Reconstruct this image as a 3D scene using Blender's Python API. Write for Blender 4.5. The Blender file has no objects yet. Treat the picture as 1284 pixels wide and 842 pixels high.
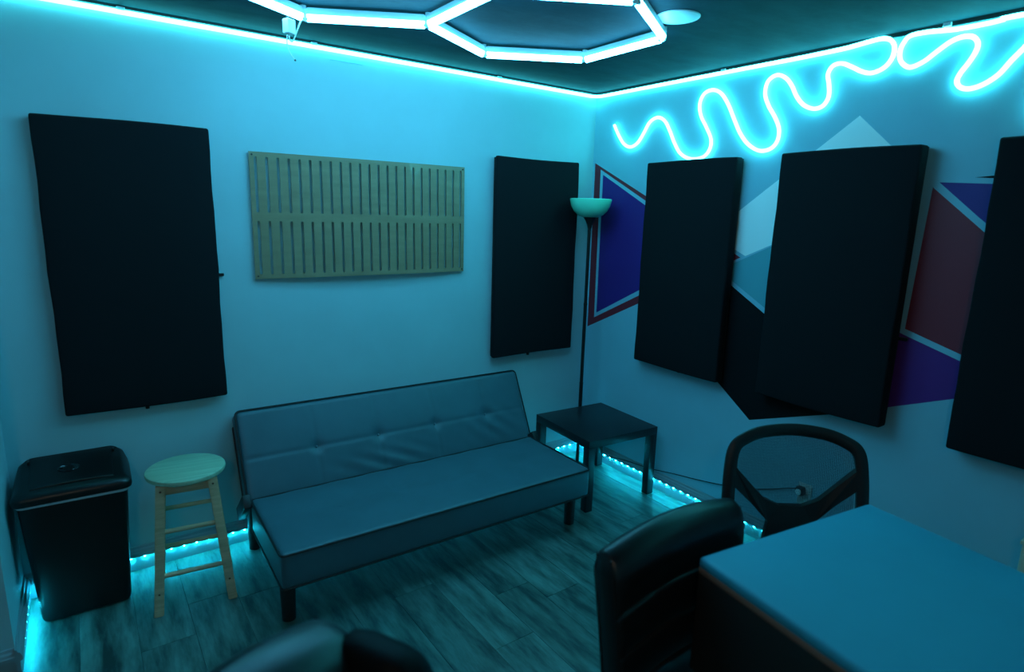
import bpy, bmesh, math, random
from mathutils import Vector, Matrix
random.seed(7)
PI = math.pi

# ------------------------------------------------------------------ camera
IMG_W, IMG_H = 1284, 842
CAM = Vector((-2.943, -3.182, 1.748)); YAW, PITCH, ROLL, FOC = 0.6252, -0.2030, 0.0282, 757.24
sc = bpy.context.scene
C = sc.collection
_f = Vector((math.cos(PITCH)*math.sin(YAW), math.cos(PITCH)*math.cos(YAW), math.sin(PITCH)))
_r0 = Vector((math.cos(YAW), -math.sin(YAW), 0)); _u0 = _r0.cross(_f)
RIGHT = math.cos(ROLL)*_r0 + math.sin(ROLL)*_u0
UP = -math.sin(ROLL)*_r0 + math.cos(ROLL)*_u0
FWD = _f
cd = bpy.data.cameras.new('camera'); cam = bpy.data.objects.new('camera', cd); C.objects.link(cam)
cd.sensor_fit = 'HORIZONTAL'; cd.sensor_width = 36; cd.lens = FOC*36/IMG_W; cd.clip_start = 0.05
cam.matrix_world = Matrix(((RIGHT.x, UP.x, -FWD.x, CAM.x), (RIGHT.y, UP.y, -FWD.y, CAM.y), (RIGHT.z, UP.z, -FWD.z, CAM.z), (0, 0, 0, 1)))
cd.dof.use_dof = True; cd.dof.focus_distance = 3.4; cd.dof.aperture_fstop = 2.0
sc.camera = cam

def hit(px, py, axis, val):
    """point where the ray through a pixel meets the plane axis = val"""
    d = RIGHT*((px-IMG_W/2)/FOC) - UP*((py-IMG_H/2)/FOC) + FWD
    t = (val-CAM[axis])/d[axis]
    return CAM + d*t

# ------------------------------------------------------------------ world and exposure
w = bpy.data.worlds.new('world'); sc.world = w; w.use_nodes = True
w.node_tree.nodes['Background'].inputs[0].default_value = (0.0, 0.002, 0.003, 1)
w.node_tree.nodes['Background'].inputs[1].default_value = 1
sc.view_settings.view_transform = 'Standard'; sc.view_settings.look = 'None'
sc.view_settings.exposure = 0.0; sc.view_settings.gamma = 1; sc.view_settings.use_curve_mapping = False
ROPE_S, HEX_S, LED_S = 16.0, 50.0, 620.0
ROPE_C = (0.075, 0.90, 1.0); HEX_C = (0.10, 0.62, 0.97); LAMP_C, LAMP_S = (1.0, 0.74, 0.50), 85.0; LED_C = (0.01, 0.66, 1.0)

# ------------------------------------------------------------------ materials
MATS = {}
def mat(name, col, rough=0.6, metal=0.0, var=0.0, vscale=8.0, vstretch=(1, 1, 1), bump=0.0, bscale=60.0, bstretch=(1, 1, 1), spec=0.5, coat=0.0, col2=None, rand=0.0, bdist=0.002, detail=4, ramp=(0.32, 0.68)):
    m = bpy.data.materials.new(name); m.use_nodes = True; nt = m.node_tree; N = nt.nodes; L = nt.links
    b = N['Principled BSDF']
    b.inputs['Base Color'].default_value = (*col, 1); b.inputs['Roughness'].default_value = rough; b.inputs['Metallic'].default_value = metal
    b.inputs['Specular IOR Level'].default_value = spec; b.inputs['Coat Weight'].default_value = coat
    tc = N.new('ShaderNodeTexCoord'); src = tc.outputs['Object']
    if rand > 0:
        oi = N.new('ShaderNodeObjectInfo'); ad = N.new('ShaderNodeVectorMath'); ad.operation = 'ADD'
        sc_ = N.new('ShaderNodeVectorMath'); sc_.operation = 'SCALE'; sc_.inputs[0].default_value = (13.1, 7.7, 3.3)
        L.new(oi.outputs['Random'], sc_.inputs['Scale']); L.new(src, ad.inputs[0]); L.new(sc_.outputs[0], ad.inputs[1]); src = ad.outputs[0]
    if var > 0 or col2:
        mp = N.new('ShaderNodeMapping'); mp.inputs['Scale'].default_value = vstretch; L.new(src, mp.inputs[0])
        nz = N.new('ShaderNodeTexNoise'); nz.inputs['Scale'].default_value = vscale; nz.inputs['Detail'].default_value = detail; nz.inputs['Roughness'].default_value = 0.62
        L.new(mp.outputs[0], nz.inputs['Vector'])
        rp = N.new('ShaderNodeValToRGB'); rp.color_ramp.elements[0].position, rp.color_ramp.elements[1].position = ramp
        c2 = col2 or tuple(min(1, c*(1+var)) for c in col); c1 = col if col2 else tuple(c*(1-var) for c in col)
        rp.color_ramp.elements[0].color = (*c1, 1); rp.color_ramp.elements[1].color = (*c2, 1)
        L.new(nz.outputs['Fac'], rp.inputs[0]); out = rp.outputs[0]
        if rand > 0:
            mr = N.new('ShaderNodeMapRange'); mr.inputs['To Min'].default_value = 1-rand; mr.inputs['To Max'].default_value = 1+rand
            L.new(oi.outputs['Random'], mr.inputs[0])
            mu = N.new('ShaderNodeVectorMath'); mu.operation = 'SCALE'; L.new(out, mu.inputs[0]); L.new(mr.outputs[0], mu.inputs['Scale']); out = mu.outputs[0]
        L.new(out, b.inputs['Base Color'])
    if bump > 0:
        mp2 = N.new('ShaderNodeMapping'); mp2.inputs['Scale'].default_value = bstretch; L.new(src, mp2.inputs[0])
        n2 = N.new('ShaderNodeTexNoise'); n2.inputs['Scale'].default_value = bscale; n2.inputs['Detail'].default_value = 5; L.new(mp2.outputs[0], n2.inputs['Vector'])
        bp = N.new('ShaderNodeBump'); bp.inputs['Strength'].default_value = bump; bp.inputs['Distance'].default_value = bdist
        L.new(n2.outputs['Fac'], bp.inputs['Height']); L.new(bp.outputs[0], b.inputs['Normal'])
    MATS[name] = m
    return m
def emis(name, col, s, base=(0.8, 0.85, 0.85)):
    m = bpy.data.materials.new(name); m.use_nodes = True; b = m.node_tree.nodes['Principled BSDF']
    b.inputs['Base Color'].default_value = (*base, 1); b.inputs['Roughness'].default_value = 0.4
    b.inputs['Emission Color'].default_value = (*col, 1); b.inputs['Emission Strength'].default_value = s
    MATS[name] = m
    return m

mat('wall_paint', (0.34, 0.54, 0.58), 0.62, bump=0.25, bscale=170, bdist=0.001, var=0.03, vscale=3)
mat('wall_paint_blue', (0.26, 0.52, 0.62), 0.62, bump=0.25, bscale=170, bdist=0.001, var=0.03, vscale=3)
mat('ceiling_paint', (0.002, 0.020, 0.029), 0.75, bump=0.35, bscale=3.5, bstretch=(1, 1.8, 1), bdist=0.012, spec=0.15, col2=(0.006, 0.040, 0.056), vscale=2.6, vstretch=(1, 2, 1), detail=6)
mat('subfloor', (0.03, 0.03, 0.03), 0.9)
mat('plank', (0.018, 0.038, 0.035), 0.45, col2=(0.120, 0.225, 0.200), vscale=5.0, vstretch=(3.2, 0.6, 1), ramp=(0.36, 0.66), rand=0.14, bump=0.18, bscale=30, bstretch=(6, 0.5, 1), detail=9)
mat('baseboard_paint', (0.26, 0.33, 0.36), 0.5, bump=0.05)
mat('black_trim', (0.006, 0.007, 0.008), 0.7)
mat('paint_maroon', (0.26, 0.016, 0.032), 0.6, bump=0.15, bscale=170, bdist=0.001)
mat('paint_purple', (0.060, 0.012, 0.19), 0.6, bump=0.15, bscale=170, bdist=0.001)
mat('paint_violet', (0.12, 0.010, 0.18), 0.6, bump=0.15, bscale=170, bdist=0.001)
mat('paint_white', (0.88, 0.93, 0.92), 0.6, bump=0.15, bscale=170, bdist=0.001)
mat('paint_teal', (0.10, 0.36, 0.42), 0.6, bump=0.15, bscale=170, bdist=0.001)
mat('paint_black', (0.004, 0.0045, 0.006), 0.8, spec=0.2, bump=0.15, bscale=170, bdist=0.001)
mat('panel_fabric', (0.010, 0.011, 0.013), 0.95, spec=0.15, bump=0.6, bscale=420, bdist=0.0012)
mat('panel_frame', (0.006, 0.006, 0.007), 0.8)
mat('black_metal', (0.008, 0.008, 0.009), 0.4, spec=0.4)
mat('varnished_wood', (0.27, 0.18, 0.105), 0.34, col2=(0.35, 0.24, 0.14), vscale=9, vstretch=(0.5, 4, 4), coat=0.3, bump=0.05)
mat('screw_metal', (0.2, 0.2, 0.2), 0.4, metal=1)
mat('sofa_leather', (0.052, 0.120, 0.150), 0.46, bump=0.25, bscale=160, bdist=0.0012, var=0.06, vscale=5)
mat('piping', (0.008, 0.009, 0.010), 0.5)
mat('black_wood', (0.010, 0.010, 0.011), 0.45)
mat('black_laminate', (0.010, 0.011, 0.014), 0.36, bump=0.03, bscale=300)
mat('stool_wood', (0.50, 0.36, 0.22), 0.42, col2=(0.74, 0.52, 0.33), vscale=10, vstretch=(0.6, 5, 5), bump=0.08, bscale=40)
mat('stool_seat_wood', (0.34, 0.44, 0.29), 0.42, col2=(0.50, 0.60, 0.42), vscale=9, vstretch=(0.35, 6, 1), bump=0.08, bscale=40)
mat('wood_plug', (0.12, 0.06, 0.03), 0.5)
mat('bin_plastic', (0.004, 0.0045, 0.005), 0.34, bump=0.08, bscale=250)
mat('bin_liner', (0.55, 0.62, 0.68), 0.35)
mat('bin_recess', (0.01, 0.011, 0.013), 0.12)
mat('mint_glass', (0.18, 0.85, 0.58), 0.35, bump=0.05)
mat('desk_top', (0.025, 0.27, 0.38), 0.55, bump=0.12, bscale=320, bdist=0.0008, var=0.04, vscale=3)
mat('desk_side', (0.016, 0.014, 0.013), 0.5, bump=0.1, bscale=200)
mat('desk_edge_glint', (0.22, 0.10, 0.07), 0.4)  # brown paints in the warm light glinting off the rounded table edge
mat('black_leather', (0.006, 0.0068, 0.008), 0.36, bump=0.2, bscale=220, bdist=0.001, spec=0.5)
mat('matte_vinyl', (0.004, 0.004, 0.005), 0.6, spec=0.12, bump=0.2, bscale=220, bdist=0.001)
mat('black_plastic', (0.010, 0.011, 0.012), 0.45)
mat('mesh_thread', (0.03, 0.045, 0.06), 0.7)
mat('white_plastic', (0.75, 0.78, 0.78), 0.4)
mat('tube_housing', (0.62, 0.64, 0.66), 0.35, bump=0.02)
mat('clear_plastic', (0.75, 0.9, 0.93), 0.2)
mat('disc_white', (0.72, 0.76, 0.76), 0.4)
mat('outlet_plate', (0.55, 0.56, 0.54), 0.4)
mat('beige_paint', (0.62, 0.52, 0.38), 0.5)
mat('led_tape', (0.5, 0.52, 0.52), 0.5)
emis('lamp_glow', LAMP_C, LAMP_S); emis('neon_glow', ROPE_C, ROPE_S); emis('hex_glow', HEX_C, HEX_S); emis('led_glow', LED_C, LED_S)

# ------------------------------------------------------------------ mesh helpers
def newobj(name, me, material, parent=None, smooth=True):
    o = bpy.data.objects.new(name, me); C.objects.link(o)
    if material and not me.materials: me.materials.append(MATS[material])
    if parent: o.parent = parent
    if smooth:
        for p in me.polygons: p.use_smooth = True
        try: me.set_sharp_from_angle(angle=math.radians(38))
        except Exception: pass
    return o
def from_bm(name, bm, material, parent=None, smooth=True, recalc=True):
    if recalc: bmesh.ops.recalc_face_normals(bm, faces=bm.faces)
    me = bpy.data.meshes.new(name); bm.to_mesh(me); bm.free()
    return newobj(name, me, material, parent, smooth)
def tag(o, label, cat, group=None):
    o['label'] = label; o['category'] = cat
    if group: o['group'] = group
    return o
def thing(name, label, cat, loc=(0, 0, 0), rotz=0.0, group=None):
    o = bpy.data.objects.new(name, None); C.objects.link(o); o.empty_display_size = 0.1
    o.location = loc; o.rotation_euler = (0, 0, rotz)
    return tag(o, label, cat, group)
def struct(o): o['kind'] = 'structure'; return o
def xf(bm, m):
    bmesh.ops.transform(bm, matrix=m, verts=bm.verts)
    return bm
def add_box(bm, c, s, bev=0.0, seg=2, rot=None):
    r = bmesh.ops.create_cube(bm, size=1.0); vs = r['verts']
    bmesh.ops.scale(bm, vec=Vector(s), verts=vs)
    if bev > 0:
        es = list({e for v in vs for e in v.link_edges})
        rr = bmesh.ops.bevel(bm, geom=es, offset=bev, segments=seg, profile=0.5, affect='EDGES')
        vs = list({v for f in rr['faces'] for v in f.verts} | {v for v in vs if v.is_valid})
    if rot is not None: bmesh.ops.transform(bm, matrix=rot, verts=vs)
    bmesh.ops.translate(bm, vec=Vector(c), verts=vs)
    return vs
def box(name, c, s, material, parent=None, bev=0.0, seg=2, rot=None):
    bm = bmesh.new(); add_box(bm, c, s, bev, seg, rot)
    return from_bm(name, bm, material, parent)
def lathe(name, prof, material, parent=None, n=32, loc=(0, 0, 0), sx=1, sy=1, rot=None):
    """prof: list of (radius, z)"""
    bm = bmesh.new(); rings = []
    for r, z in prof:
        if r < 1e-6: rings.append([bm.verts.new((0, 0, z))])
        else: rings.append([bm.verts.new((r*math.cos(2*PI*i/n)*sx, r*math.sin(2*PI*i/n)*sy, z)) for i in range(n)])
    for a, b in zip(rings, rings[1:]):
        for i in range(n):
            j = (i+1) % n
            if len(a) == 1 and len(b) == 1: continue
            if len(a) == 1: bm.faces.new((a[0], b[i], b[j]))
            elif len(b) == 1: bm.faces.new((a[i], a[j], b[0]))
            else: bm.faces.new((a[i], a[j], b[j], b[i]))
    if rot is not None: xf(bm, rot)
    xf(bm, Matrix.Translation(loc))
    return from_bm(name, bm, material, parent)
def cyl(bm, p0, p1, r0, r1=None, n=12):
    p0, p1 = Vector(p0), Vector(p1); r1 = r0 if r1 is None else r1
    d = p1-p0; q = d.to_track_quat('Z', 'Y').to_matrix()
    A = [bm.verts.new(p0+q@Vector((r0*math.cos(2*PI*i/n), r0*math.sin(2*PI*i/n), 0))) for i in range(n)]
    B = [bm.verts.new(p1+q@Vector((r1*math.cos(2*PI*i/n), r1*math.sin(2*PI*i/n), 0))) for i in range(n)]
    for i in range(n): bm.faces.new((A[i], A[(i+1) % n], B[(i+1) % n], B[i]))
    bm.faces.new(A[::-1]); bm.faces.new(B)
def rod(name, p0, p1, r0, material, parent=None, r1=None, n=12):
    bm = bmesh.new(); cyl(bm, p0, p1, r0, r1, n)
    return from_bm(name, bm, material, parent)
def catmull(pts, per=6, closed=False):
    pts = [Vector(p) for p in pts]; n = len(pts); out = []
    rng = range(n) if closed else range(n-1)
    for i in rng:
        if closed: p0, p1, p2, p3 = pts[(i-1) % n], pts[i], pts[(i+1) % n], pts[(i+2) % n]
        else: p0, p1, p2, p3 = pts[max(i-1, 0)], pts[i], pts[i+1], pts[min(i+2, n-1)]
        for k in range(per):
            t = k/per
            out.append(0.5*((2*p1)+(-p0+p2)*t+(2*p0-5*p1+4*p2-p3)*t*t+(-p0+3*p1-3*p2+p3)*t**3))
    if not closed: out.append(pts[-1])
    return out
def add_tube(bm, pts, r, n=8, closed=False, flat=None):
    """sweep an n-gon along pts; flat=(ra, rb, refvec) gives an ellipse with axis ra along refvec"""
    pts = [Vector(p) for p in pts]; m = len(pts); rings = []; nrm = None
    for i, p in enumerate(pts):
        t = (pts[(i+1) % m]-pts[i-1]) if closed else (pts[min(i+1, m-1)]-pts[max(i-1, 0)])
        if t.length < 1e-9: t = Vector((0, 0, 1))
        t.normalize()
        if flat:
            a = Vector(flat[2]); a = (a-t*a.dot(t)).normalized(); ra, rb = flat[0], flat[1]
        else:
            if nrm is None: nrm = t.orthogonal()
            nrm = (nrm-t*nrm.dot(t)).normalized(); a = nrm; ra = rb = r
        b = t.cross(a)
        rings.append([bm.verts.new(p+a*(ra*math.cos(2*PI*k/n))+b*(rb*math.sin(2*PI*k/n))) for k in range(n)])
    R = range(m) if closed else range(m-1)
    for i in R:
        A, B = rings[i], rings[(i+1) % m]
        for k in range(n): bm.faces.new((A[k], A[(k+1) % n], B[(k+1) % n], B[k]))
    if not closed:
        bm.faces.new(rings[0][::-1]); bm.faces.new(rings[-1])
def tube(name, pts, r, material, parent=None, n=8, closed=False, flat=None):
    bm = bmesh.new(); add_tube(bm, pts, r, n, closed, flat)
    return from_bm(name, bm, material, parent)
def prism(name, poly, material, parent, to3d, depth, smooth=False):
    """poly: 2D outline; to3d(u, v, d) gives a point; extruded from d=0 to depth"""
    bm = bmesh.new()
    A = [bm.verts.new(to3d(u, v, 0)) for u, v in poly]; B = [bm.verts.new(to3d(u, v, depth)) for u, v in poly]
    n = len(poly); bm.faces.new(A); bm.faces.new(B[::-1])
    for i in range(n): bm.faces.new((A[i], B[i], B[(i+1) % n], A[(i+1) % n]))
    return from_bm(name, bm, material, parent, smooth)
def spaced(half, r, n):
    """coordinates from -half to half, dense in the rounded rim"""
    k = [0, 0.12, 0.3, 0.55, 1.0]
    a = [-half+r*q for q in k]; b = [half-r*q for q in k[::-1]]
    mid = [-(half-r)+2*(half-r)*i/n for i in range(1, n)]
    return a+mid+b
def rbox_bm(size, r, seg, fn=None):
    """rounded box with gridded faces; fn(Vector) -> Vector shapes it"""
    h = [s/2 for s in size]; r = (r, r, r) if isinstance(r, float) else r; rr = [min(r[i], h[i]*0.999) for i in range(3)]
    co = [spaced(h[i], rr[i], seg[i]) for i in range(3)]
    bm = bmesh.new(); cache = {}
    def vert(i, j, k):
        key = (i, j, k)
        if key not in cache:
            p = Vector((co[0][i], co[1][j], co[2][k]))
            c = Vector([max(-h[a]+rr[a], min(h[a]-rr[a], p[a])) for a in range(3)])
            d = p-c; e = Vector([d[a]/rr[a] for a in range(3)])
            if e.length > 1e-9:
                e.normalize(); p = c+Vector([e[a]*rr[a] for a in range(3)])
            if fn: p = fn(p)
            cache[key] = bm.verts.new(p)
        return cache[key]
    n = [len(x)-1 for x in co]
    for a in range(3):
        b, c = (a+1) % 3, (a+2) % 3
        for side in (0, n[a]):
            for i in range(n[b]):
                for j in range(n[c]):
                    q = []
                    for di, dj in ((0, 0), (1, 0), (1, 1), (0, 1)):
                        ix = [0, 0, 0]; ix[a] = side; ix[b] = i+di; ix[c] = j+dj; q.append(vert(*ix))
                    bm.faces.new(q if side else q[::-1])
    return bm
def rbox(name, size, r, seg, material, parent=None, fn=None, m=None):
    bm = rbox_bm(size, r, seg, fn)
    if m is not None: xf(bm, m)
    return from_bm(name, bm, material, parent)
def T(x, y, z): return Matrix.Translation((x, y, z))
def RX(a): return Matrix.Rotation(a, 4, 'X')
def RY(a): return Matrix.Rotation(a, 4, 'Y')
def RZ(a): return Matrix.Rotation(a, 4, 'Z')
def sh(o, parent, loc, name=None):
    """another object that shares o's mesh"""
    c = o.copy(); C.objects.link(c); c.parent = parent; c.location = loc
    return c

# ================================================================== the setting
H = 2.538; XL = -3.27; XF = -4.3; YF = -4.7; YJ = -0.545
floor = struct(box('floor', ((XF)/2, YF/2, -0.03), (-XF+0.2, -YF+0.2, 0.04), 'subfloor'))
PW, PL = 0.196, 1.22
ncol = 24
plank_meshes = {}
def plank(x0, x1, y0, y1):
    key = (round(x1-x0, 3), round(y1-y0, 3))
    if key not in plank_meshes:
        bm = bmesh.new(); add_box(bm, (0, 0, -0.005), (x1-x0-0.0012, y1-y0-0.0012, 0.010), 0.0008, 1)
        bmesh.ops.recalc_face_normals(bm, faces=bm.faces)
        me = bpy.data.meshes.new('floor_plank'); bm.to_mesh(me); bm.free(); me.materials.append(MATS['plank']); plank_meshes[key] = me
    o = bpy.data.objects.new('floor_plank', plank_meshes[key]); C.objects.link(o); o.parent = floor
    o.location = ((x0+x1)/2, (y0+y1)/2, 0)
xs = [-1.318+PW*k for k in range(-16, 8)]
offs = {}
for k, x0 in enumerate(xs):
    x1 = x0+PW
    if x0 > 0 or x1 < XF: continue
    a, b = max(x0, XF), min(x1, 0.0)
    if b-a < 0.01: continue
    # end joint seen at y = -1.125 in the plank starting at x = -1.514
    if abs(x0+1.514) < 0.01: off = -1.125
    elif abs(x0+2.69) < 0.01: off = -0.43
    else: off = -((k*0.4373*PL) % PL)-0.05
    off = -((-off) % PL)
    y1 = 0.0; y0 = off if off < -0.05 else off-PL
    while y1 > YF:
        yy = max(y0, YF)
        plank(a, b, yy, y1); y1 = y0; y0 = y1-PL
struct(box('ceiling', (XF/2, YF/2, H+0.03), (-XF+0.2, -YF+0.2, 0.06), 'ceiling_paint'))
wall_back = struct(box('wall_back', (XL/2-0.05, 0.05, H/2), (-XL+0.3, 0.1, H), 'wall_paint'))
wall_right = struct(box('wall_right', (0.05, YF/2, H/2), (0.1, -YF+0.2, H), 'wall_paint_blue'))
struct(box('wall_left', (XL-0.5, YJ/2, H/2), (1.0, -YJ, H), 'wall_paint'))
struct(box('wall_left_far', (XF-0.05, (YF+YJ)/2, H/2), (0.1, YJ-YF, H), 'wall_paint'))
struct(box('wall_front', (XF/2, YF-0.05, H/2), (-XF+0.2, 0.1, H), 'wall_paint'))

def baseboard(name, a, b, nrm):
    """moulded board from a to b (floor points on the wall face); nrm points into the room"""
    prof = [(0, 0), (0.013, 0), (0.013, 0.070), (0.022, 0.074), (0.022, 0.090), (0.019, 0.094), (0.016, 0.103), (0.009, 0.108), (0.006, 0.118), (0, 0.120)]
    bm = bmesh.new(); n = Vector(nrm)
    A = [bm.verts.new(Vector(a)+n*d+Vector((0, 0, z))) for d, z in prof]; B = [bm.verts.new(Vector(b)+n*d+Vector((0, 0, z))) for d, z in prof]
    k = len(prof)
    for i in range(k): bm.faces.new((A[i], A[(i+1) % k], B[(i+1) % k], B[i]))
    bm.faces.new(A); bm.faces.new(B[::-1])
    return struct(from_bm(name, bm, 'baseboard_paint', smooth=False))
baseboard('baseboard_back', (XL, 0, 0), (0, 0, 0), (0, -1, 0))
baseboard('baseboard_right', (0, -0.0225, 0), (0, YF, 0), (-1, 0, 0))
baseboard('baseboard_left', (XL, -0.0225, 0), (XL, YJ-0.022, 0), (1, 0, 0))
baseboard('baseboard_left_far', (XF, YJ, 0), (XL, YJ, 0), (0, -1, 0))
# black shadow-gap trim where the walls meet the ceiling
struct(box('trim_1', (XL/2, -0.006, H-0.005), (-XL, 0.012, 0.010), 'black_trim'))
struct(box('trim_2', (-0.006, YF/2-0.006, H-0.008), (0.012, -YF-0.012, 0.016), 'black_trim'))

# ------------------------------------------------------------------ mural painted on the right wall
def WY(px, py):
    q = hit(px, py, 0, 0.0); return (q.y, q.z)
def paint(poly, material, t, label=None):
    # paint film t thick, on the wall face x = 0, poly in (y, z)
    o = prism('mural_shape', poly, material, wall_right, lambda u, v, d: (-0.0002-d if d else 0.0, u, v), t)
    if label: o['label'] = label
paint([(-0.022, 2.087), (-1.212, 1.537), (-0.030, 0.954)], 'paint_maroon', 0.0006, 'dark red triangular border')
paint([WY(753.5, 212.5), (-1.10, 1.545), WY(745, 397.5)], 'wall_paint_blue', 0.0011, 'pale blue inner border')
paint([WY(756.5, 219), (-1.02, 1.55), WY(748, 391.5)], 'paint_purple', 0.0016, 'deep purple triangle')
paint([(-1.746, 2.216), (-2.03, 1.953), (-1.93, 1.871), (-1.241, 1.547), (-1.12, 1.600), (-1.12, 1.744)], 'paint_white', 0.0007, 'pale white pointed shape')
paint([(-1.10, 1.466), (-1.90, 1.862), (-1.90, 1.50), (-1.40, 1.278), (-1.10, 1.448)], 'paint_teal', 0.0006, 'muted teal wedge')
paint([(-1.12, 1.411), (-1.385, 1.256), (-1.95, 0.96), (-1.95, 0.872), (-1.764, 0.801), (-1.372, 0.655), (-1.161, 0.807), (-1.09, 0.858)], 'paint_black', 0.0006, 'black angular shape')
paint([(-2.085, 1.896), (-2.60, 1.455), (-2.60, 1.12), (-2.269, 1.225), (-2.066, 1.290)], 'paint_maroon', 0.0006, 'dark red four-sided shape')
paint([(-2.106, 1.916), (-2.273, 1.907), (-2.60, 1.89), (-2.60, 1.50), (-2.264, 1.777)], 'paint_purple', 0.0006, 'purple blue triangle')
paint([(-2.0, 1.286), (-2.067, 1.262), (-2.274, 1.196), (-2.50, 1.12), (-2.058, 0.927), (-2.0, 0.90)], 'paint_violet', 0.0006, 'violet shape')
paint([(-2.227, 1.932), (-2.42, 1.950), (-2.42, 1.918)], 'paint_black', 0.0006, 'thin black spike')
# small marks on the plaster
for (a, b, wl) in (((414, 75), (436, 78.5), wall_back), ((438, 79), (455, 82), wall_back)):
    p, q = hit(*a, 1, -0.0006), hit(*b, 1, -0.0006)
    o = tube('scratch', [p, (p+q)/2+Vector((0, 0, 0.002)), q], 0.0008, 'paint_teal', wl, n=4)

# ================================================================== acoustic panels
def acoustic_panel(a, b, z0, z1, wall, front, label, clips):
    """a..b along the wall; front = face distance from the wall"""
    mid = (a+b)/2; L = abs(b-a); hz = z1-z0; g = 0.012
    if wall == 'back': t = thing('acoustic_panel', label, 'acoustic panel', (mid, 0, z0), 0, 'black acoustic panels on the walls')
    else: t = thing('acoustic_panel', label, 'acoustic panel', (0, mid, z0), -PI/2, 'black acoustic panels on the walls')
    rnd = random.Random(int(mid*1000))
    ph = rnd.random()*6
    def fn(p):
        # soft fabric edges and a slight belly
        e = 0.0025*math.sin(9*p.z+ph)+0.002*math.sin(23*p.z+ph*2)
        if abs(p.x) > L/2-0.02: p.x += e*(1 if p.x > 0 else -1)*0.7
        if abs(p.z) > hz/2-0.02: p.z += 0.003*math.sin(7*p.x+ph)*(1 if p.z > 0 else -1)
        if p.y < 0: p.y -= 0.006*(1-(2*p.x/L)**2)*(1-(2*p.z/hz)**2)
        return p
    rbox('fabric_face', (L, front-g-0.012, hz), 0.010, (8, 1, 14), 'panel_fabric', t, fn, T(0, -(front+g+0.012)/2, hz/2))
    # frame behind the fabric
    bm = bmesh.new()
    for x in (-L/2+0.02, L/2-0.02): add_box(bm, (x, -g-0.006, hz/2), (0.03, 0.014, hz-0.012), 0.001, 1)
    for z in (0.022, hz-0.022): add_box(bm, (0, -g-0.006, z), (L-0.072, 0.014, 0.03), 0.001, 1)
    from_bm('frame', bm, 'panel_frame', t)
    for (cx, cz, horiz) in clips:
        if horiz: box('mounting_clip', (cx*(L/2+0.004), -0.009, cz*hz), (0.05, 0.014, 0.014), 'black_metal', t, 0.002, 1)
        else: box('mounting_clip', (cx*L/2, -0.009, -0.006), (0.016, 0.014, 0.034), 'black_metal', t, 0.002, 1)
    return t
acoustic_panel(-3.048, -2.405, 0.822, 2.078, 'back', 0.052, 'black fabric acoustic panel above the trash bin and wooden stool', [(1, 0.47, True), (-0.05, 0, False), (-0.9, 0.02, True)])
acoustic_panel(hit(619, 194, 1, -0.012).x, hit(727, 205, 1, -0.055).x, 0.822, 2.075, 'back', 0.058, 'black fabric acoustic panel between the slotted wooden panel and the floor lamp', [(-0.05, 0, False)])
acoustic_panel(hit(812, 203, 0, -0.075).y, hit(934, 198, 0, -0.012).y, 0.832, 2.062, 'right', 0.078, 'black fabric acoustic panel beside the purple mural triangle above the side table', [(0.0, 0, False)])
acoustic_panel(hit(980, 193, 0, -0.085).y, hit(1168, 178, 0, -0.012).y, 0.840, 2.066, 'right', 0.088, 'black fabric acoustic panel above the mesh office chair, under the white mural peak', [(1, 0.33, True)])
acoustic_panel(-2.312, -2.955, 0.838, 2.070, 'right', 0.080, 'black fabric acoustic panel beside the dark red four-sided mural shape, beyond the tall table', [(0.0, 0, False)])

# ================================================================== slotted wooden panel
def slotted_panel():
    t = thing('slotted_wall_panel', 'olive varnished plywood panel with two rows of slots on the wall above the futon', 'wall panel', (-1.6365, 0, 1.385))
    Wd, Ht = 1.196, 0.610; n = 23; pitch = (Wd-0.056)/(n-1); sw = 0.0065
    rows = [(0.022, 0.284), (0.325, 0.588)]
    cells_z = [(0, 0.3045), (0.3045, Ht)]
    def P(x, z):
        u = 2*x/Wd
        return Vector((x, -0.020-0.022*(1-u*u)*(1-0.35*(z/Ht)), z))
    bm = bmesh.new()
    for i in range(n):
        cx = -Wd/2+0.028+pitch*i
        xl = -Wd/2 if i == 0 else cx-pitch/2; xr = Wd/2 if i == n-1 else cx+pitch/2
        for (z0, z1), (s0, s1) in zip(cells_z, rows):
            arcT = [(cx+sw*math.cos(a), s1-sw+sw*math.sin(a)) for a in [PI/2+PI/2*k/3 for k in range(4)]]
            arcB = [(cx+sw*math.cos(a), s0+sw+sw*math.sin(a)) for a in [PI+PI/2*k/3 for k in range(4)]]
            left = [(cx, z1), (xl, z1), (xl, z0), (cx, z0)]+[p for p in (arcT+arcB)[::-1]]
            right = [(2*cx-x, z) for x, z in [(cx, z1)]]+[(xr, z1), (xr, z0), (cx, z0)]+[(2*cx-x, z) for x, z in (arcT+arcB)[::-1]]
            bm.faces.new([bm.verts.new(P(*p)) for p in left]); bm.faces.new([bm.verts.new(P(*p)) for p in right])
    bmesh.ops.remove_doubles(bm, verts=bm.verts, dist=0.0002)
    bmesh.ops.triangulate(bm, faces=bm.faces)
    bmesh.ops.recalc_face_normals(bm, faces=bm.faces)
    bm.normal_update()
    if sum(f.normal.y for f in bm.faces) > 0: bmesh.ops.reverse_faces(bm, faces=bm.faces)
    me = bpy.data.meshes.new('board'); bm.to_mesh(me); bm.free()
    o = newobj('board', me, 'varnished_wood', t, False)
    md = o.modifiers.new('thickness', 'SOLIDIFY'); md.thickness = 0.009; md.offset = -1
    for x in (-Wd/2+0.013, Wd/2-0.013):
        for z in (0.014, Ht-0.014):
            q = P(x, z); lathe('screw', [(0, -0.003), (0.004, -0.003), (0.005, 0), (0.005, 0.002)], 'black_metal', t, 10, rot=RX(-PI/2), loc=(q.x, q.y, q.z))
            rod('spacer', (x, -0.001, z), (x, q.y+0.010, z), 0.008, 'varnished_wood', t)
slotted_panel()

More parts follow.
